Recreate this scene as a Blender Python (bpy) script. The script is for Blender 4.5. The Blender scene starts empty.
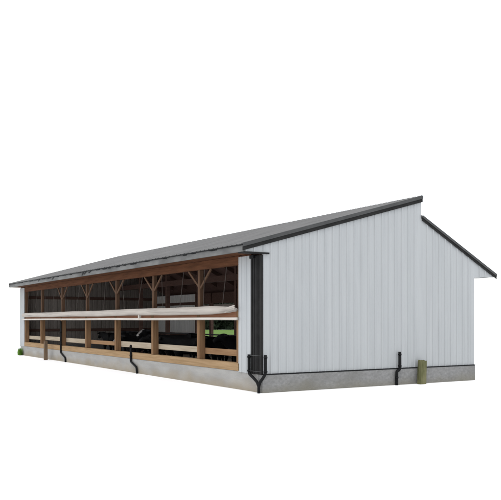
import bpy, bmesh, math, random
from mathutils import Vector, Matrix
random.seed(7)
R = math.radians
scene = bpy.context.scene
col = scene.collection

# ------------------------------------------------------------------ materials
def newmat(name, rough=.6, metallic=0., spec=.4):
    m = bpy.data.materials.new(name); m.use_nodes = True
    nt = m.node_tree; b = nt.nodes['Principled BSDF']
    b.inputs['Roughness'].default_value = rough
    b.inputs['Metallic'].default_value = metallic
    b.inputs['Specular IOR Level'].default_value = spec
    return m, nt, b

def N(nt, t, **kw):
    n = nt.nodes.new(t)
    for k, v in kw.items(): setattr(n, k, v)
    return n

def mottled(name, c1, c2, scale=(1, 1, 1), nscale=4., detail=6., rough=.6, metallic=0., spec=.4,
            bump=.0, bscale=40., lo=.3, hi=.7, c3=None, s3=(1, 1, 1), n3=3., lo3=.55, hi3=.75, rnd=False):
    m, nt, b = newmat(name, rough, metallic, spec)
    tc = N(nt, 'ShaderNodeTexCoord'); mp = N(nt, 'ShaderNodeMapping')
    mp.inputs['Scale'].default_value = scale
    nt.links.new(tc.outputs['Object'], mp.inputs['Vector'])
    if rnd:
        oi = N(nt, 'ShaderNodeObjectInfo'); mu = N(nt, 'ShaderNodeMath', operation='MULTIPLY')
        mu.inputs[1].default_value = 37.
        nt.links.new(oi.outputs['Random'], mu.inputs[0])
        cb = N(nt, 'ShaderNodeCombineXYZ')
        for i in range(3): nt.links.new(mu.outputs[0], cb.inputs[i])
        nt.links.new(cb.outputs[0], mp.inputs['Location'])
    nz = N(nt, 'ShaderNodeTexNoise'); nz.inputs['Scale'].default_value = nscale; nz.inputs['Detail'].default_value = detail
    nt.links.new(mp.outputs[0], nz.inputs['Vector'])
    rp = N(nt, 'ShaderNodeValToRGB')
    rp.color_ramp.elements[0].position = lo; rp.color_ramp.elements[0].color = (*c1, 1)
    rp.color_ramp.elements[1].position = hi; rp.color_ramp.elements[1].color = (*c2, 1)
    nt.links.new(nz.outputs['Fac'], rp.inputs['Fac'])
    out = rp.outputs['Color']
    if c3:
        mp3 = N(nt, 'ShaderNodeMapping'); mp3.inputs['Scale'].default_value = s3
        nt.links.new(tc.outputs['Object'], mp3.inputs['Vector'])
        n2 = N(nt, 'ShaderNodeTexNoise'); n2.inputs['Scale'].default_value = n3; n2.inputs['Detail'].default_value = 5
        nt.links.new(mp3.outputs[0], n2.inputs['Vector'])
        r2 = N(nt, 'ShaderNodeMapRange'); r2.inputs['From Min'].default_value = lo3; r2.inputs['From Max'].default_value = hi3
        nt.links.new(n2.outputs['Fac'], r2.inputs['Value'])
        mx = N(nt, 'ShaderNodeMix', data_type='RGBA')
        nt.links.new(r2.outputs['Result'], mx.inputs[0])
        nt.links.new(out, mx.inputs[6]); mx.inputs[7].default_value = (*c3, 1)
        out = mx.outputs[2]
    nt.links.new(out, b.inputs['Base Color'])
    if bump:
        n4 = N(nt, 'ShaderNodeTexNoise'); n4.inputs['Scale'].default_value = bscale; n4.inputs['Detail'].default_value = 4
        nt.links.new(mp.outputs[0], n4.inputs['Vector'])
        bp = N(nt, 'ShaderNodeBump'); bp.inputs['Strength'].default_value = bump; bp.inputs['Distance'].default_value = .02
        nt.links.new(n4.outputs['Fac'], bp.inputs['Height']); nt.links.new(bp.outputs[0], b.inputs['Normal'])
    return m

M = {}
M['siding'] = mottled('pale_steel', (.315, .328, .334), (.345, .357, .362), scale=(3, 3, .25), nscale=1.4, rough=.45, spec=.25,
                      c3=(.288, .299, .305), s3=(5, 5, .35), n3=1.6, lo3=.5, hi3=.9)
M['siding_white'] = mottled('white_steel', (.345, .36, .367), (.38, .394, .40), scale=(3, 3, .25), nscale=1.4, rough=.45, spec=.25)
M['roof'] = mottled('grey_roof_steel', (.15, .148, .146), (.19, .188, .184), scale=(1, 4, 1), nscale=1.2, rough=.6, spec=.12,
                    c3=(.11, .11, .11), s3=(.35, 4, .35), n3=2., lo3=.5, hi3=.8)
M['trim'] = mottled('charcoal_trim', (.009, .009, .0088), (.016, .0158, .0154), scale=(2, 2, 2), nscale=2, rough=.6, spec=.12)
M['trim_grey'] = mottled('grey_trim', (.036, .037, .037), (.052, .053, .053), scale=(2, 2, 2), nscale=2, rough=.5, spec=.25)
M['black'] = mottled('black_plastic', (.004, .0045, .005), (.008, .0085, .009), nscale=6, rough=.6, spec=.1)
M['fascia'] = mottled('weathered_fascia', (.105, .105, .102), (.155, .155, .15), scale=(1, 1.5, 4), nscale=1.5, rough=.6, spec=.15,
                      c3=(.06, .06, .058), s3=(2, .5, 2.0), n3=1.5, lo3=.5, hi3=.75)
M['concrete'] = mottled('poured_concrete', (.165, .165, .162), (.235, .234, .23), scale=(1, 1, 1.4), nscale=14, rough=.95, spec=.1, bump=.6, bscale=45,
                        c3=(.15, .148, .14), s3=(1, 1, 1.5), n3=1.2, lo3=.45, hi3=.85)
M['plaster'] = mottled('dusty_concrete', (.255, .25, .238), (.33, .323, .308), scale=(1, .6, 2), nscale=2, rough=.9, spec=.15, bump=.4, bscale=25)
def wood(name, a, b_, sc):
    return mottled(name, a, b_, scale=sc, nscale=2.2, detail=8, rough=.85, spec=.06, bump=.25, bscale=6)
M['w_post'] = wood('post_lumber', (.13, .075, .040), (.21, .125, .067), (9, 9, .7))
M['w_eave_shade'] = wood('eave_shade_lumber', (.07, .041, .026), (.115, .068, .043), (9, 9, .7))  # braces and post tops: shade under the eave painted into the wood colour
M['w_sill'] = wood('sill_lumber', (.235, .155, .082), (.335, .228, .13), (9, .6, 9))
M['w_tan'] = wood('tan_board', (.20, .115, .06), (.29, .178, .097), (9, .6, 9))
M['w_pale'] = wood('pale_board', (.29, .24, .175), (.40, .34, .26), (9, .6, 9))
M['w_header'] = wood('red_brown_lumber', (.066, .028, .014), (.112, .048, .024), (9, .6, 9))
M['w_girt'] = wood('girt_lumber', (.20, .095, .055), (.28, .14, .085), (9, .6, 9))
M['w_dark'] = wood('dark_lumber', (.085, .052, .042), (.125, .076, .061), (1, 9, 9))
M['ceiling'] = mottled('ceiling_boards', (.14, .084, .071), (.19, .114, .097), scale=(.5, 6, 1), nscale=2, rough=.9, spec=.1)
M['curtain'] = mottled('curtain_tarp', (.33, .30, .268), (.42, .385, .345), scale=(3, .5, 5), nscale=2, rough=.7, spec=.2,
                       c3=(.17, .155, .14), s3=(5, .3, 10), n3=1.5, lo3=.56, hi3=.8, bump=.2, bscale=5)
M['pole'] = mottled('pale_pole', (.42, .385, .34), (.50, .465, .42), scale=(1, .5, 1), nscale=3, rough=.5)
M['rope'] = mottled('grey_rope', (.05, .042, .037), (.085, .072, .063), nscale=20, rough=.9)
M['floor'] = mottled('bedding', (.05, .042, .032), (.12, .098, .07), nscale=3, rough=1, spec=.05, bump=.6, bscale=15)
M['moss'] = mottled('mossy_wood', (.075, .078, .035), (.155, .148, .08), scale=(5, 5, 1.3), nscale=2, rough=.9, spec=.1, bump=.5, bscale=12)
M['stake'] = mottled('old_brown_wood', (.10, .07, .045), (.17, .12, .08), scale=(6, 6, 1), nscale=2, rough=.9, spec=.1, bump=.4, bscale=12)
M['ground'] = mottled('white_ground', (.89, .89, .89), (.91, .91, .91), nscale=.5, rough=1, spec=0)
M['grass'] = mottled('field_grass', (.085, .15, .036), (.125, .205, .055), scale=(.3, 1, 1), nscale=.7, rough=1, spec=.05)
M['blade'] = mottled('grass_blade', (.07, .16, .02), (.13, .25, .04), nscale=5, rough=.8, spec=.1)
M['leaf'] = mottled('tree_leaf', (.010, .016, .009), (.024, .034, .019), nscale=.8, rough=.9, spec=.1)
M['bark'] = mottled('tree_bark', (.10, .09, .08), (.22, .2, .18), nscale=3, rough=.9, spec=.1)
M['cow'] = mottled('black_hide', (.006, .006, .0065), (.45, .43, .40), nscale=1.7, detail=1.5, lo=.60, hi=.62, rough=.75, spec=.1, rnd=True)
M['cow_black'] = mottled('all_black_hide', (.006, .006, .0065), (.010, .0095, .0095), nscale=3, detail=2, rough=.75, spec=.1)
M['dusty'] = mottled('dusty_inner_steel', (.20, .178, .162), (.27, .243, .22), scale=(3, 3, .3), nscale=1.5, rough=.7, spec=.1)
M['inner_white'] = mottled('white_inner_liner', (.66, .66, .64), (.78, .78, .76), scale=(3, 3, .3), nscale=1.5, rough=.6, spec=.1)
M['hoof'] = mottled('dark_hoof', (.03, .025, .02), (.05, .04, .03), nscale=8, rough=.6)
M['nose'] = mottled('pale_face_hide', (.16, .15, .14), (.26, .25, .235), nscale=8, rough=.6)

# dirt splashed up from the yard on the lower edge of the front curb
def add_splash(m, zlo, zhi, colr):
    nt = m.node_tree; b = nt.nodes['Principled BSDF']
    src = b.inputs['Base Color'].links[0].from_socket
    tc = N(nt, 'ShaderNodeTexCoord'); sx = N(nt, 'ShaderNodeSeparateXYZ')
    nt.links.new(tc.outputs['Object'], sx.inputs[0])
    nz = N(nt, 'ShaderNodeTexNoise'); nz.inputs['Scale'].default_value = 1.3; nz.inputs['Detail'].default_value = 7
    nt.links.new(tc.outputs['Object'], nz.inputs['Vector'])
    a = N(nt, 'ShaderNodeMath', operation='MULTIPLY_ADD'); a.inputs[1].default_value = -.45
    nt.links.new(nz.outputs['Fac'], a.inputs[0]); nt.links.new(sx.outputs['Z'], a.inputs[2])
    mr = N(nt, 'ShaderNodeMapRange'); mr.inputs['From Min'].default_value = zlo; mr.inputs['From Max'].default_value = zhi
    mr.inputs['To Min'].default_value = .65; mr.inputs['To Max'].default_value = 0
    nt.links.new(a.outputs[0], mr.inputs['Value'])
    mx = N(nt, 'ShaderNodeMix', data_type='RGBA')
    nt.links.new(mr.outputs[0], mx.inputs[0]); nt.links.new(src, mx.inputs[6]); mx.inputs[7].default_value = (*colr, 1)
    nt.links.new(mx.outputs[2], b.inputs['Base Color'])
add_splash(M['plaster'], -.2, .05, (.25, .205, .14))
add_splash(M['concrete'], -.25, .0, (.16, .15, .115))

# ------------------------------------------------------------------ mesh helpers
class MB:
    def __init__(self): self.v = []; self.f = []
    def add(self, vs, fs):
        o = len(self.v); self.v += [tuple(p) for p in vs]; self.f += [tuple(i + o for i in q) for q in fs]; return self
    def box(self, x0, x1, y0, y1, z0, z1, ch=0.):
        if ch <= 0:
            vs = [(x, y, z) for z in (z0, z1) for y in (y0, y1) for x in (x0, x1)]
            return self.add(vs, [(0, 2, 3, 1), (4, 5, 7, 6), (0, 1, 5, 4), (2, 6, 7, 3), (0, 4, 6, 2), (1, 3, 7, 5)])
        bm = bmesh.new(); bmesh.ops.create_cube(bm, size=1.)
        for v in bm.verts: v.co = Vector(((x0 + x1) / 2 + v.co.x * (x1 - x0), (y0 + y1) / 2 + v.co.y * (y1 - y0), (z0 + z1) / 2 + v.co.z * (z1 - z0)))
        bmesh.ops.bevel(bm, geom=bm.edges[:], offset=ch, segments=2, affect='EDGES', profile=.5)
        bm.verts.index_update(); self.add([v.co[:] for v in bm.verts], [[v.index for v in f.verts] for f in bm.faces]); bm.free(); return self
    def bar(self, a, b, w, d, up=(1, 0, 0)):
        a, b = Vector(a), Vector(b); t = (b - a).normalized(); n = Vector(up); n = (n - t * n.dot(t)).normalized(); s = t.cross(n)
        vs = [p + n * i * d / 2 + s * j * w / 2 for p in (a, b) for i, j in ((-1, -1), (1, -1), (1, 1), (-1, 1))]
        return self.add(vs, [(0, 1, 2, 3), (7, 6, 5, 4)] + [(i, i + 4, (i + 1) % 4 + 4, (i + 1) % 4) for i in range(4)])
    def tube(self, pts, r, seg=10, caps=True):
        pts = [Vector(p) for p in pts]; rr = r if isinstance(r, (list, tuple)) else [r] * len(pts)
        rings = []; up = Vector((.31, .17, .93))
        for i, p in enumerate(pts):
            t = (pts[min(i + 1, len(pts) - 1)] - pts[max(i - 1, 0)]).normalized()
            n = up - t * up.dot(t); n.normalize(); s = t.cross(n); up = n
            rings.append([p + (n * math.cos(2 * math.pi * k / seg) + s * math.sin(2 * math.pi * k / seg)) * rr[i] for k in range(seg)])
        vs = [q for g in rings for q in g]; fs = []
        for i in range(len(pts) - 1):
            for k in range(seg):
                fs.append((i * seg + k, i * seg + (k + 1) % seg, (i + 1) * seg + (k + 1) % seg, (i + 1) * seg + k))
        if caps: fs += [tuple(range(seg))[::-1], tuple((len(pts) - 1) * seg + k for k in range(seg))]
        return self.add(vs, fs)
    def prism(self, poly, a, b, axis):      # poly of 2D points extruded along axis 'x' or 'y'
        n = len(poly); P = (lambda u, z, w: (u, w, z)) if axis == 'y' else (lambda u, z, w: (w, u, z))
        vs = [P(u, z, a) for u, z in poly] + [P(u, z, b) for u, z in poly]
        return self.add(vs, [tuple(range(n)), tuple(range(n, 2 * n))[::-1]] + [(i, i + n, (i + 1) % n + n, (i + 1) % n) for i in range(n)])
    def build(self, name, mat, parent=None, smooth=False):
        me = bpy.data.meshes.new(name); me.from_pydata(self.v, [], self.f); me.update()
        bm = bmesh.new(); bm.from_mesh(me); bmesh.ops.recalc_face_normals(bm, faces=bm.faces[:]); bm.to_mesh(me); bm.free()
        o = bpy.data.objects.new(name, me); col.objects.link(o)
        if mat: me.materials.append(mat)
        if smooth:
            for p in me.polygons: p.use_smooth = True
        if parent: o.parent = parent
        return o

def smooth_pts(pts, n=6):
    pts = [Vector(p) for p in pts]; P = [pts[0]] + pts + [pts[-1]]; out = []
    for i in range(1, len(P) - 2):
        for k in range(n):
            t = k / n; a, b, c, d = P[i - 1:i + 3]
            out.append(.5 * ((2 * b) + (c - a) * t + (2 * a - 5 * b + 4 * c - d) * t * t + (3 * b - a - 3 * c + d) * t ** 3))
    return out + [pts[-1]]

def tag(o, label=None, cat=None, group=None, kind=None):
    for k, v in (('label', label), ('category', cat), ('group', group), ('kind', kind)):
        if v: o[k] = v
    return o

def thing(name, loc=(0, 0, 0), rz=0.):
    o = bpy.data.objects.new(name, None); o.location = loc; o.rotation_euler = (0, 0, rz); o.empty_display_size = .3
    col.objects.link(o); return o

# ------------------------------------------------------------------ setting
g = MB().add([(-700, -700, 0), (700, -700, 0), (700, 700, 0), (-700, 700, 0)], [(0, 1, 2, 3)]).build('ground', M['ground'])
tag(g, 'plain white ground the barn stands on', 'ground', kind='structure')

# camera frame: near corner of the barn is the origin, X runs along the gable, Y along the open front
CAM = Vector((-9.165, -14.440, 1.7)); FW = Vector((.522, .853, 0)); RT = Vector((.853, -.522, 0))
def far(px, d, z=0.):                       # a real spot d metres ahead of the photographer
    return CAM.xy.to_3d() + FW * d + RT * ((px - 250.5) / 735. * d) + Vector((0, 0, z))
fg = MB(); A = [far(185, 40, .004), far(330, 40, .004), far(330, 128, .004), far(185, 128, .004)]
nx = 10; vs = []; fs = []
for j in range(nx + 1):
    for i in range(nx + 1):
        p = A[0].lerp(A[1], i / nx).lerp(A[3].lerp(A[2], i / nx), j / nx); vs.append(p)
for j in range(nx):
    for i in range(nx): k = j * (nx + 1) + i; fs.append((k, k + 1, k + nx + 2, k + nx + 1))
tag(fg.add(vs, fs).build('grass_field', M['grass']), 'green grass field seen through the open back of the barn', 'field', kind='structure')

# far dark wood at the end of the field: one mass
tr = MB()
for i in range(110):
    c = far(random.uniform(165, 350), random.uniform(129, 138)); h = random.uniform(6, 9.5); r = random.uniform(1.6, 2.6)
    for k in range(150):
        a = random.uniform(0, 6.283); q = random.random() ** .5; z = random.uniform(.1, h)
        w = r * math.sin(math.pi * min(1, .18 + .8 * z / h)) * q
        p = c + Vector((math.cos(a) * w, math.sin(a) * w, z)); s = random.uniform(.3, .75)
        n1 = Vector((random.gauss(0, 1), random.gauss(0, 1), random.gauss(0, 1))).normalized(); n2 = n1.orthogonal().normalized()
        n3 = n1.cross(n2)
        tr.add([p + n2 * s, p + n3 * s * .7, p - n2 * s, p - n3 * s * .7], [(0, 1, 2, 3)])
tag(tr.build('wood', M['leaf']), 'dark far-off wood at the end of the grass field', 'wood', kind='stuff')

# ------------------------------------------------------------------ the barn
L = 22.0; W = 7.1; BASE = .43
S1 = (5.03 - 3.47) / (5.04 + .53)
def ztop(x):                                # top of siding under the roof
    return 3.44 + S1 * (x + .53) - .05 if x < 5.0495 else 4.42 - (x - 5.06) * (4.47 - 3.0) / (7.96 - 5.06)
barn = thing('cattle_barn')
tag(barn, 'long single-slope cattle barn with pale ribbed steel gable and open timber front', 'barn')

def rib_profile(u0, u1, pitch=.2286, off=.0):
    pr = [(u0, 0.)]; k = math.ceil((u0 - off) / pitch - 1e-6)
    while off + k * pitch < u1 - .03:
        c = off + k * pitch
        for du, h in ((-.028, 0), (-.013, .022), (.013, .022), (.028, 0), (.085, 0), (.092, .004), (.104, .004), (.111, 0)):
            if u0 + .001 < c + du < u1 - .001: pr.append((c + du, h))
        k += 1
    pr.append((u1, 0.)); return pr
def siding(mb, u0, u1, zb, zt, place, th=.012, ends=(1, 1)):
    """ribbed steel sheet; place(u, h, z) -> point with h measured outward"""
    pr = rib_profile(u0, u1); n = len(pr); vs = []
    for u, h in pr:
        b_, t_ = zb(u), zt(u)
        vs += [place(u, h, b_), place(u, h, t_), place(u, h - th, b_), place(u, h - th, t_)]
    fs = []
    for i in range(n - 1):
        a, c = 4 * i, 4 * i + 4
        fs += [(a, c, c + 1, a + 1), (a + 2, a + 3, c + 3, c + 2), (a, a + 2, c + 2, c), (a + 1, c + 1, c + 3, a + 3)]
    if ends[0]: fs.append((0, 1, 3, 2))
    if ends[1]: e = 4 * n - 4; fs.append((e, e + 2, e + 3, e + 1))
    mb.add(vs, fs)

def gable(name, y, sgn, mat):
    mb = MB(); pl = lambda u, h, z: (u, y - sgn * h, z); Z = lambda v: (lambda u: v)
    siding(mb, -.50, 0., Z(3.275), ztop, pl, ends=(1, 1))
    siding(mb, 0., 5.049, Z(BASE + .01), ztop, pl, ends=(1, 1))
    siding(mb, 5.0496, W, Z(BASE + .01), ztop, pl, ends=(0, 1))
    siding(mb, W, 7.90, lambda u: 2.925, lambda u: max(ztop(u), 2.97), pl, ends=(0, 1))
    return mb.build(name, mat, barn)
gable('gable_wall', 0., 1, M['siding'])
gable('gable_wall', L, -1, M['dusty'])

# concrete curb under everything
MB().box(-.02, .20, .0, L, -.3, BASE + .02, .012).build('front_curb', M['plaster'], barn)
MB().box(-.025, W, -.035, .16, -.3, BASE - .012, .012).build('gable_curb', M['concrete'], barn)
MB().box(0, W, L - .16, L - .013, -.3, BASE + .03).build('gable_curb', M['concrete'], barn)
MB().box(W - .2, W - .013, .17, L - .17, -.3, BASE + .02).build('back_curb', M['concrete'], barn)
MB().box(-.012, W - .004, -.040, .004, BASE - .011, BASE + .013).build('base_trim', M['black'], barn)
MB().box(.2, W - .2, .17, L - .17, -.2, .05).build('floor', M['floor'], barn)

# roof: ribbed steel on a boarded deck
def roof(name, x0, z0, x1, z1, mat):
    mb = MB(); nrm = Vector((-(z1 - z0), 0, x1 - x0)).normalized()
    if nrm.z < 0: nrm = -nrm
    pr = rib_profile(-.03, L + .03); vs = []; th = .02
    for u, h in pr:
        for (x, z) in ((x0, z0), (x1, z1)):
            p = Vector((x, u, z)) + nrm * h; vs += [p, p - nrm * th]
    fs = []
    for i in range(len(pr) - 1):
        a, c = 4 * i, 4 * i + 4
        fs += [(a, a + 2, c + 2, c), (a + 1, c + 1, c + 3, a + 3), (a, c, c + 1, a + 1), (a + 2, a + 3, c + 3, c + 2)]
    e = 4 * (len(pr) - 1); fs += [(0, 1, 3, 2), (e, e + 2, e + 3, e + 1)]
    return mb.add(vs, fs).build(name, mat, barn)
RX0, RZ0, RX1, RZ1 = -.56, 3.455, 5.06, 5.03
roof('front_roof', RX0, RZ0, RX1, RZ1, M['roof'])
roof('rear_roof', 5.03, 4.50, 7.97, 3.01, M['roof'])
# boards under the steel
MB().prism([(-.50, ztop(-.50) - .01 + .03), (5.02, ztop(5.02) + .02), (5.02, ztop(5.02) - .05), (-.50, ztop(-.50) - .05)], .02, L - .02, 'y').build('roof_boards', M['ceiling'], barn)
MB().prism([(5.06, ztop(5.06) + .03), (7.9, ztop(7.9) + .03), (7.9, ztop(7.9) - .04), (5.06, ztop(5.06) - .04)], .02, L - .02, 'y').build('roof_boards', M['ceiling'], barn)
MB().box(5.02, 5.045, .02, L - .02, 4.30, 4.93).build('clerestory_wall', M['siding'], barn)
# rake trims on both gables: grey cap, its shadow painted into the black trim below
for y, s in ((0., -1), (L, 1)):
    ya, yb, yc = y + s * .024, y + s * .042, y + s * .062
    f1 = lambda x: RZ0 + S1 * (x - RX0)
    MB().prism([(-.56, f1(-.56) + .012), (5.065, f1(5.065) + .012), (5.065, f1(5.065) - .075), (-.56, f1(-.56) - .075)], min(ya, yc), max(ya, yc), 'y').build('rake_cap', M['trim_grey'], barn)
    MB().prism([(-.56, f1(-.56) - .076), (5.06, f1(5.06) - .076), (5.06, f1(5.06) - .165), (-.56, f1(-.56) - .165)], min(ya, yb), max(ya, yb), 'y').build('rake_trim', M['trim'], barn)
    f2 = lambda x: 4.50 + (x - 5.03) * (3.01 - 4.50) / (7.97 - 5.03)
    MB().prism([(5.06, f2(5.06) + .02), (7.985, f2(7.985) + .02), (7.985, f2(7.985) - .05), (5.06, f2(5.06) - .05)], min(ya, yc), max(ya, yc), 'y').build('rake_cap', M['trim_grey'], barn)
    MB().prism([(5.06, f2(5.06) - .051), (7.98, f2(7.98) - .051), (7.98, f2(7.98) - .12), (5.06, f2(5.06) - .12)], min(ya, yb), max(ya, yb), 'y').build('rake_trim', M['trim'], barn)
# eaves
tag(MB().box(-.545, -.50, -.02, L + .02, 3.27, 3.425).build('fascia', M['fascia'], barn), 'grey eave fascia streaked with dark stains')
dm = MB()                                   # black drip edge with ragged closure tabs hanging below it
dm.box(-.575, -.546, -.03, L + .03, 3.412, 3.436)
tabs = []                                   # slanted strips of torn closure foam, mostly along the far half
y = 1.2
while y < L - .8:
    strong = 5.5 < y < 19
    w = random.uniform(.10, .26); h = random.uniform(.07, .125) if strong and random.random() < .6 else random.uniform(.012, .035)
    if h < .05: w *= 2.5
    tabs.append((y, w, h)); y += w + random.uniform(.1, .45 if strong else 1.2)
for q, (y, w, h) in enumerate(tabs):
    sl = random.uniform(.08, .3) if h > .05 else .02; w2 = w * random.uniform(.55, .8); e = h * random.uniform(.85, 1)
    n_ = 5; A = [(y + w * t / n_, 3.4125) for t in range(n_ + 1)]
    B = [(y + sl + w2 * t / n_, 3.413 - (h + (e - h) * t / n_) * (1 - .12 * ((t + q) % 2)) ) for t in range(n_, -1, -1)]
    P_ = A + B; m_ = len(P_)
    dm.add([(-.5465, *p) for p in P_] + [(-.553, *p) for p in P_],
           [tuple(range(m_)), tuple(range(m_, 2 * m_))[::-1]] + [(a, a + m_, (a + 1) % m_ + m_, (a + 1) % m_) for a in range(m_)])
dm.build('drip_edge', M['black'], barn)
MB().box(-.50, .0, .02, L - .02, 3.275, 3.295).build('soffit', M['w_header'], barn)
MB().box(7.86, 7.90, .012, L - .03, 2.932, 3.0).build('rear_fascia', M['trim_grey'], barn)
MB().box(W + .012, 7.86, .03, L - .03, 2.94, 2.955).build('rear_soffit', M['siding'], barn)
MB().box(-.53, .16, -.05, -.022, 3.235, 3.273).build('eave_return_trim', M['trim'], barn)
MB().box(-.52, .0, -.021, .25, 3.245, 3.27).build('eave_return', M['trim'], barn)

# front frame
PY = [18.48, 15.46, 12.41, 9.36, 6.27, 3.23]
MB().box(-.03, .16, 1.02, L - .75, BASE + .021, .645, .008).build('sill', M['w_sill'], barn)
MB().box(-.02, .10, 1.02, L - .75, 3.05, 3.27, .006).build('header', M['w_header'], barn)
def post(y, mat=M['w_post']):
    p = MB().box(-.012, .17, y - .072, y + .072, .646, 1.98, .008).build('post', mat, barn)
    MB().box(.012, .13, y - .055, y + .055, 1.981, 3.049, .006).build('post_top', M['w_eave_shade'], p)   # slimmer upper half, eave shade put into its darker wood
    return p
for y in PY + [L - .83, 1.11]: post(y)
for i, y in enumerate(PY):
    for s in (-1, 1):
        if i == 0: continue
        z = 2.52 + random.uniform(0, .1)
        MB().bar((.04, y + s * .06, z), (.04, y + s * random.uniform(.62, .7), 3.05), .06, .035).build('knee_brace', M['w_eave_shade'], barn)
# mid girt, rolled curtain and its pole
MB().box(.0, .045, 1.08, L - .8, 1.76, 1.93, .005).build('girt', M['w_girt'], barn)
cm = MB(); vs = []; seg = 16; n = 150
ring = []
for i in range(n + 1):
    y = 1.06 + (L - .78 - 1.06) * i / n
    sag = .006 * math.sin(y * 1.03) + .002 * math.sin(y * 3.3 + 1) + .016 - .030 * (i / n)
    for k in range(seg):
        a = 2 * math.pi * k / seg
        cr = .88 if k in (6, 9, 11) else (1.06 if k in (7, 10) else 1.); rz = (.100 + .010 * (1 - i / n) + .003 * math.sin(3 * a + y * .5)) * cr * min(1., .55 + .45 * i / 9)
        rx = (.07 + .003 * math.sin(2 * a + y * .4)) * cr
        e = 1. if 1 < i < n - 1 else .8
        vs.append((-.105 + rx * e * math.cos(a), y, 1.935 + sag + rz * e * math.sin(a)))
fs = []
for i in range(n):
    for k in range(seg): fs.append((i * seg + k, i * seg + (k + 1) % seg, (i + 1) * seg + (k + 1) % seg, (i + 1) * seg + k))
fs += [tuple(range(seg)), tuple(n * seg + k for k in range(seg))[::-1]]
cur = cm.add(vs, fs).build('curtain_roll', M['curtain'], barn, True)
fl = MB()                                    # loose flaps at the near end of the roll
for dz, ln in ((.045, .5), (.0, .7), (-.035, .45)):
    fl.bar((-.16, 1.02, 1.95 + dz + .055), (-.165, 1.05 + ln, 1.93 + dz), .035, .012)
fl.build('curtain_flap', M['curtain'], cur)
MB().tube([(-.10, 1.0 + i * (L - 1.7) / 30, 1.73 + .004 * math.sin(i * .6)) for i in range(31)], .036).build('curtain_pole', M['pole'], barn, True)
MB().box(-.15, -.06, 7.0, 7.05, 1.70, 1.86).build('curtain_bracket', M['pole'], barn)
# rails between the posts
edges = [1.1] + PY[::-1] + [L - .83]
kinds = ['w_tan', 'w_pale', 'w_pale', 'w_tan', 'w_pale', 'w_pale', 'w_pale']
for i, kd in enumerate(kinds):
    r = MB().box(.171, .21, edges[i] + .0, edges[i + 1] - .01, .79 + .02 * (i % 2), .95 + .015 * (i % 3), .004).build('rail', M[kd], barn)
    tag(r, 'tan lower rail board' if kd == 'w_tan' else 'whitish lower rail board')
# ropes of the curtain winch
for i in range(len(edges) - 1):
    a, b = edges[i], edges[i + 1]
    for fr, fr2 in ((.3 + .1 * math.sin(i * 3.), .36), (.86 + .06 * math.sin(i * 5.), .76 + .08 * math.cos(i * 2.))):
        MB().tube([(.03, a + (b - a) * fr, 3.06), (-.03, a + (b - a) * fr2, 2.0)], .007, 6).build('curtain_rope', M['rope'], barn)
# white corner panels and the black corner housing
def panel(y0, y1, z0, z1, mat, name):
    mb = MB(); siding(mb, y0, y1, lambda u: z0, lambda u: z1, lambda u, h, z: (-.03 - h, u, z)); return mb.build(name, mat, barn)
MB().box(-.028, .15, .46, 1.02, BASE + .021, 3.26).build('corner_backing', M['w_header'], barn)
tag(panel(.46, 1.05, BASE, 3.235, M['siding_white'], 'corner_panel'), 'white steel corner panel beside the black housing')
tag(panel(L - .77, L + .0, BASE, 3.235, M['siding_white'], 'corner_panel'), 'white steel corner panel at the far end')
MB().box(-.028, .0, L - .75, L - .02, BASE + .021, 3.26).build('corner_backing', M['w_header'], barn)
hs = MB().box(-.05, -.001, -.025, .455, BASE - .005, 3.215, .008)
for y in (.09, .17, .29, .37): hs.box(-.064, -.049, y - .012, y + .012, BASE, 3.2, .004)
hs = hs.build('corner_housing', M['trim'], barn)
MB().box(-.10, -.0, .25, .44, 3.15, 3.232, .01).build('housing_cap', M['black'], hs)

# back wall: closed near both ends, open with a raised curtain in between
Bk = lambda u, h, z: (W + h, u, z)
mb = MB(); siding(mb, 16.95, L, lambda u: BASE, lambda u: 2.95, Bk)
mb.build('back_wall', M['inner_white'], barn)
mb = MB(); siding(mb, 0.02, 9.3, lambda u: BASE, lambda u: 2.95, Bk)
mb.build('back_wall', M['siding'], barn)
MB().box(W - .1, W, 9.3, 16.95, 2.46, 2.95).build('back_header', M['w_dark'], barn)
MB().tube([(W + .05, 9.3 + 7.65 * i / 20, 2.36 + .008 * math.sin(i * 2.)) for i in range(21)], .07).build('back_curtain_roll', M['curtain'], barn, True)
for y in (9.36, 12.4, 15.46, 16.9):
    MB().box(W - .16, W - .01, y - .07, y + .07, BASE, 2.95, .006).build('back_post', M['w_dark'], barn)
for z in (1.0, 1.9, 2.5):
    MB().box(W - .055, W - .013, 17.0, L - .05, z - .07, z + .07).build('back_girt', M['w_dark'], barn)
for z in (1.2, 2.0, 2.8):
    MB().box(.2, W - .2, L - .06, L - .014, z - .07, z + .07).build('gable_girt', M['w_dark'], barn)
# inside: rafters, purlins and a row of posts
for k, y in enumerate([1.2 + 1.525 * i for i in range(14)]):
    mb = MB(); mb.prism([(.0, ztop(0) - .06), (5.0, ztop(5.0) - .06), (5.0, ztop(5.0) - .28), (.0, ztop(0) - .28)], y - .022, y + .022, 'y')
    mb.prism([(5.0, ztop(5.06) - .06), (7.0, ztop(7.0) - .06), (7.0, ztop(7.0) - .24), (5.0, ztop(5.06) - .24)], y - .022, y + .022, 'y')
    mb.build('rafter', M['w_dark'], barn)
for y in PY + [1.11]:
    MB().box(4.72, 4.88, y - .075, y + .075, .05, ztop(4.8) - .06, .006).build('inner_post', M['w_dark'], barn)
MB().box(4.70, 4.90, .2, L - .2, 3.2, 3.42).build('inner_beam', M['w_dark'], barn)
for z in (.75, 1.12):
    MB().tube([(4.68, .3, z), (4.68, L - .3, z)], .028, 8).build('inner_rail', M['trim_grey'], barn, True)

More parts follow.
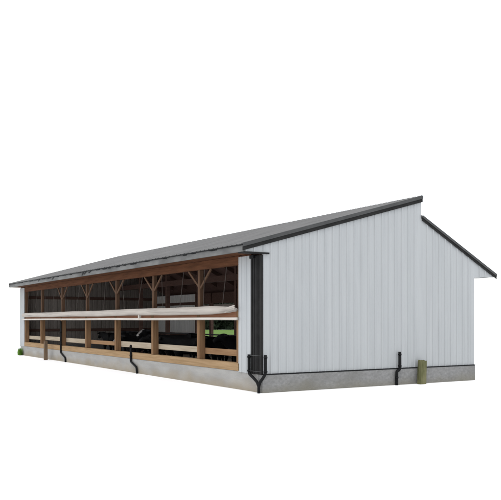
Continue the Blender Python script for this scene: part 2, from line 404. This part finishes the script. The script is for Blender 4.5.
# black drain pipes
def pipe(pts, r=.03, name='drain_pipe', clamps=()):
    p = MB().tube(pts, r, 12).build(name, M['black'], barn, True)
    for c in clamps:
        x, y, z = c; MB().tube([(x, y, z - .02), (x, y, z + .02)], r + .01, 12).build('pipe_clamp', M['black'], p, True)
    return p
def bend(pts, k=5):                          # rounded polyline
    pts = [Vector(p) for p in pts]; out = [pts[0]]
    for a, b, c in zip(pts, pts[1:], pts[2:]):
        d = min(.06, (b - a).length * .45, (c - b).length * .45); p = b + (a - b).normalized() * d; q = b + (c - b).normalized() * d
        out += [p.lerp(b, t / k).lerp(b.lerp(q, t / k), t / k) for t in range(k + 1)]
    return out + [pts[-1]]
pipe(bend([(-.06, 15.35, 1.66), (-.06, 15.35, .36), (-.06, 14.76, .17), (-.06, 14.72, -.05)]), .035, clamps=[(-.06, 15.35, 1.2), (-.06, 15.35, .7)])
pipe(bend([(-.07, 7.83, .90), (-.07, 7.83, .36), (-.07, 7.36, .20), (-.07, 7.30, -.05)]), .035, clamps=[(-.07, 7.83, .84), (-.07, 7.83, .55)])
pipe(bend([(4.19, -.09, .87), (4.19, -.09, .40), (4.09, -.09, .37), (4.08, -.09, -.05)]), .038, clamps=[(4.19, -.09, .80), (4.19, -.09, .5), (4.085, -.09, .2)])
pipe(bend([(.03, -.08, .885), (.03, -.08, .45), (-.05, -.08, .34), (-.11, -.05, .25), (-.12, -.03, .16), (-.12, -.03, -.05)]), .036, clamps=[(.03, -.08, .83), (.03, -.08, .5)])
pipe(bend([(-.10, .44, .885), (-.10, .44, .43), (-.10, .24, .34), (-.11, .05, .25), (-.118, -.01, .17)]), .036, clamps=[(-.10, .44, .83), (-.10, .44, .5)])
MB().tube([(-.105, .44, .87), (-.105, .06, .87), (-.05, -.03, .865)], .006, 6).build('housing_guard', M['trim_grey'], barn)
MB().tube([(-.105, .44, .50), (-.105, .06, .50), (-.05, -.03, .495)], .006, 6).build('housing_guard', M['trim_grey'], barn)

# ------------------------------------------------------------------ loose things round the barn
def worn_post(name, x, y, w, d, h, lean, mat, label, cat):
    bm = bmesh.new(); bmesh.ops.create_cube(bm, size=1.); bmesh.ops.subdivide_edges(bm, edges=bm.edges[:], cuts=5, use_grid_fill=True)
    for v in bm.verts:
        z = v.co.z + .5; jx = random.uniform(-.03, .03); jy = random.uniform(-.03, .03)
        rr = 1 - .12 * abs(v.co.x) * 2 * abs(v.co.y) * 2
        tp = random.uniform(-.035, .035) if z > .99 else 0
        v.co = Vector((v.co.x * w * rr * (1 + jx) + lean[0] * z, v.co.y * d * rr * (1 + jy) + lean[1] * z, z * (h + .1) - .1 + tp))
    me = bpy.data.meshes.new(name); bm.to_mesh(me); bm.free(); me.materials.append(mat)
    o = bpy.data.objects.new(name, me); o.location = (x, y, 0); col.objects.link(o)
    return tag(o, label, cat)
worn_post('wooden_post', 4.88, -.18, .225, .15, .61, (.06, .03), M['moss'], 'short mossy green wooden post leaning against the gable wall', 'post')
worn_post('wooden_stake', -.30, 16.68, .15, .15, .80, (0, .02), M['stake'], 'short brown wooden stake standing before the front curb', 'stake')
gt = MB()
for k in range(170):
    a = random.uniform(0, 6.283); q = random.random() * .17; p = Vector((-.14 + math.cos(a) * q * .5, L - .36 + math.sin(a) * q * 1.6, 0))
    h = random.uniform(.12, .40); d = Vector((math.cos(a) * .5, math.sin(a), 0)) * random.uniform(.02, .12); s = Vector((-math.sin(a + 1), math.cos(a + 1), 0)) * random.uniform(.008, .016)
    gt.add([p - s, p + s, p + d * .4 + s * .8 + Vector((0, 0, h * .6)), p + d * .4 - s * .8 + Vector((0, 0, h * .6)), p + d + Vector((0, 0, h))], [(0, 1, 2, 3), (3, 2, 4)])
tag(gt.build('grass_tuft', M['blade']), 'bright green grass tuft at the far front corner of the barn', 'grass tuft')

# ------------------------------------------------------------------ cattle
def skin_mesh(name, nodes, edges, mats, sub=2, face=None):
    me = bpy.data.meshes.new(name); me.from_pydata([n[0] for n in nodes], edges, []); me.update()
    o = bpy.data.objects.new(name, me); col.objects.link(o)
    md = o.modifiers.new('Skin', 'SKIN'); md.use_smooth_shade = True
    if not me.skin_vertices: me.skin_vertices.new()
    for i, n in enumerate(nodes):
        sv = me.skin_vertices[0].data[i]; r = n[1]
        sv.radius = r if isinstance(r, tuple) else (r, r); sv.use_root = (i == 0); sv.use_loose = False
    ss = o.modifiers.new('Sub', 'SUBSURF'); ss.levels = sub; ss.render_levels = sub
    dg = bpy.context.evaluated_depsgraph_get(); dg.update()
    nm = bpy.data.meshes.new_from_object(o.evaluated_get(dg)); nm.name = name
    bpy.data.objects.remove(o); nm.materials.clear()
    for m in mats: nm.materials.append(m)
    for p in nm.polygons:
        p.use_smooth = True
        if len(mats) > 1 and face:
            c = p.center
            if c.x > face[0] and abs(c.y) < .055 and p.normal.z > -.2: p.material_index = 1
    return nm

def cow_mesh(name, pose, mat, blaze=False):
    # faces +x; withers about 1.25 m
    up = {'up': 1, 'level': 0, 'down': -1}[pose]
    nk = {1: (.86, 0, 1.22), 0: (.90, 0, 1.10), -1: (.88, 0, .88)}[up]
    pl = {1: (1.02, 0, 1.42), 0: (1.14, 0, 1.20), -1: (1.06, 0, .66)}[up]
    fc = {1: (1.20, 0, 1.33), 0: (1.33, 0, 1.08), -1: (1.16, 0, .48)}[up]
    mz = {1: (1.40, 0, 1.20), 0: (1.50, 0, .95), -1: (1.22, 0, .28)}[up]
    nodes = [((-.05, 0, .90), (.34, .31)), ((-.48, 0, .96), (.30, .29)), ((-.74, 0, 1.02), (.19, .22)), ((.34, 0, .92), (.28, .33)), ((.62, 0, 1.0), (.19, .26)),
             (nk, (.13, .17)), (pl, (.115, .13)), (fc, (.095, .105)), (mz, (.075, .08))]
    edges = [(0, 1), (1, 2), (0, 3), (3, 4), (4, 5), (5, 6), (6, 7), (7, 8)]
    def chain(root, pts):
        p = root
        for q in pts: nodes.append(q); edges.append((p, len(nodes) - 1)); p = len(nodes) - 1
    for s in (-1, 1):
        k = random.uniform(-.06, .06)
        chain(1, [((-.60 + k * .3, s * .17, .78), .15), ((-.52 + k, s * .18, .60), .095), ((-.70 + k, s * .17, .42), .058), ((-.66 + k, s * .17, .16), .043), ((-.62 + k, s * .17, .02), .052)])
        k = random.uniform(-.06, .06)
        chain(3, [((.45 + k * .3, s * .15, .70), .12), ((.46 + k, s * .16, .44), .062), ((.46 + k, s * .16, .20), .044), ((.48 + k, s * .16, .02), .052)])
        p = Vector(pl)
        chain(6, [((p.x - .03, s * .17, p.z + .01), .04), ((p.x - .05, s * .27, p.z - .01), (.05, .03))])
    chain(2, [((-.92, 0, 1.08), .04), ((-.97, 0, .80), .028), ((-.96, 0, .45), .04), ((-.96, 0, .36), .02)])
    return skin_mesh(name, nodes, edges, [mat, M['nose']] if blaze else [mat], face=(pl[0] + .05,) if blaze else None)
random.seed(21)
cm_ = {}
for pose in ('up', 'level', 'down'):
    for nm, mt in (('cow', M['cow']), ('cow_black', M['cow_black'])):
        cm_[pose, nm] = cow_mesh('cow_body', pose, mt)
for pose in ('up', 'level'): cm_[pose, 'cow_blaze'] = cow_mesh('cow_body', pose, M['cow_black'], True)
herd = [
    (2.60, 6.35, 1.12, 195, 'level', 'cow_black', 0, 'broad all-black cow beside the brown post of the nearest bay'),
    (1.95, 3.75, 1.05, 178, 'up', 'cow', 0, 'cow with raised head nearest the white corner panel'),
    (3.20, 6.75, .98, 260, 'down', 'cow_black', 0, 'small black cow low between the two larger cows of the nearest bay'),
    (1.55, 6.75, 1.08, 140, 'level', 'cow_black', 0, 'black cow at the right end of the second bay from the gable'),
    (1.80, 8.00, 1.15, 160, 'level', 'cow_black', 0, 'black cow in the middle of the second bay from the gable'),
    (1.55, 8.75, 1.12, 200, 'up', 'cow_black', 1, 'black cow with a white face stripe in the second bay from the gable'),
    (1.60, 10.35, 1.10, 185, 'level', 'cow_black', 1, 'cow showing a white face beside the post of the third bay'),
    (1.90, 11.75, 1.02, 205, 'up', 'cow_black', 0, 'small black cow with pricked ears in the middle of the third bay'),
    (2.20, 13.45, 1.16, 75, 'down', 'cow_black', 0, 'round-backed black cow with lowered head in the third bay'),
    (3.70, 10.6, 1.10, 70, 'level', 'cow', 0, 'patched cow standing deep inside the barn behind the front row'),
    (3.90, 8.2, 1.05, 290, 'down', 'cow', 0, 'patched cow with lowered head deep inside behind the second bay'),
    (2.60, 16.6, 1.08, 95, 'level', 'cow_black', 0, 'black cow in the dim bay with the farther tan rail'),
]
for x, y, sc, rz, pose, kd, bl, lab in herd:
    c = thing('cow', (x, y, .05), R(rz)); c.scale = (sc * .81,) * 3
    tag(c, lab, 'cow', 'cattle standing in the barn')
    b = bpy.data.objects.new('body', cm_[pose, 'cow_blaze' if bl else kd]); col.objects.link(b); b.parent = c

# ------------------------------------------------------------------ light
SUN_EL, SUN_AZ = 62., 225.                   # azimuth measured from +Y clockwise: from the photographer's side
w = bpy.data.worlds.new('World'); scene.world = w; w.use_nodes = True
nt = w.node_tree; bg = nt.nodes['Background']; out = nt.nodes['World Output']
sky = nt.nodes.new('ShaderNodeTexSky'); sky.sky_type = 'NISHITA'; sky.sun_disc = False
sky.sun_elevation = R(SUN_EL); sky.sun_rotation = R(SUN_AZ)
nt.links.new(sky.outputs[0], bg.inputs['Color']); bg.inputs['Strength'].default_value = .05
cl = nt.nodes.new('ShaderNodeBackground'); cl.inputs['Color'].default_value = (1, 1, 1, 1); cl.inputs['Strength'].default_value = 1.3
ad = nt.nodes.new('ShaderNodeAddShader'); nt.links.new(bg.outputs[0], ad.inputs[0]); nt.links.new(cl.outputs[0], ad.inputs[1])
nt.links.new(ad.outputs[0], out.inputs['Surface'])
sd = bpy.data.lights.new('sun', 'SUN'); sd.energy = 1.0; sd.angle = R(20); sd.color = (1, .97, .92)
so = bpy.data.objects.new('sun', sd); col.objects.link(so)
a = R(SUN_AZ); d = Vector((math.sin(a) * math.cos(R(SUN_EL)), math.cos(a) * math.cos(R(SUN_EL)), math.sin(R(SUN_EL))))
so.rotation_euler = d.to_track_quat('Z', 'Y').to_euler(); so.location = d * 40

# ------------------------------------------------------------------ camera
cd = bpy.data.cameras.new('camera'); cam = bpy.data.objects.new('camera', cd); col.objects.link(cam)
cam.location = CAM; cam.rotation_euler = (R(90), 0, -math.atan2(.522, .853))
cd.sensor_fit = 'HORIZONTAL'; cd.sensor_width = 36.; cd.lens = 735. / 501 * 36
cd.shift_y = 70. / 501; cd.clip_start = .1; cd.clip_end = 3000.
scene.camera = cam
vs_ = scene.view_settings; vs_.view_transform = 'Standard'; vs_.look = 'None'; vs_.exposure = 0.; vs_.gamma = 1.
scene.render.engine = 'CYCLES'
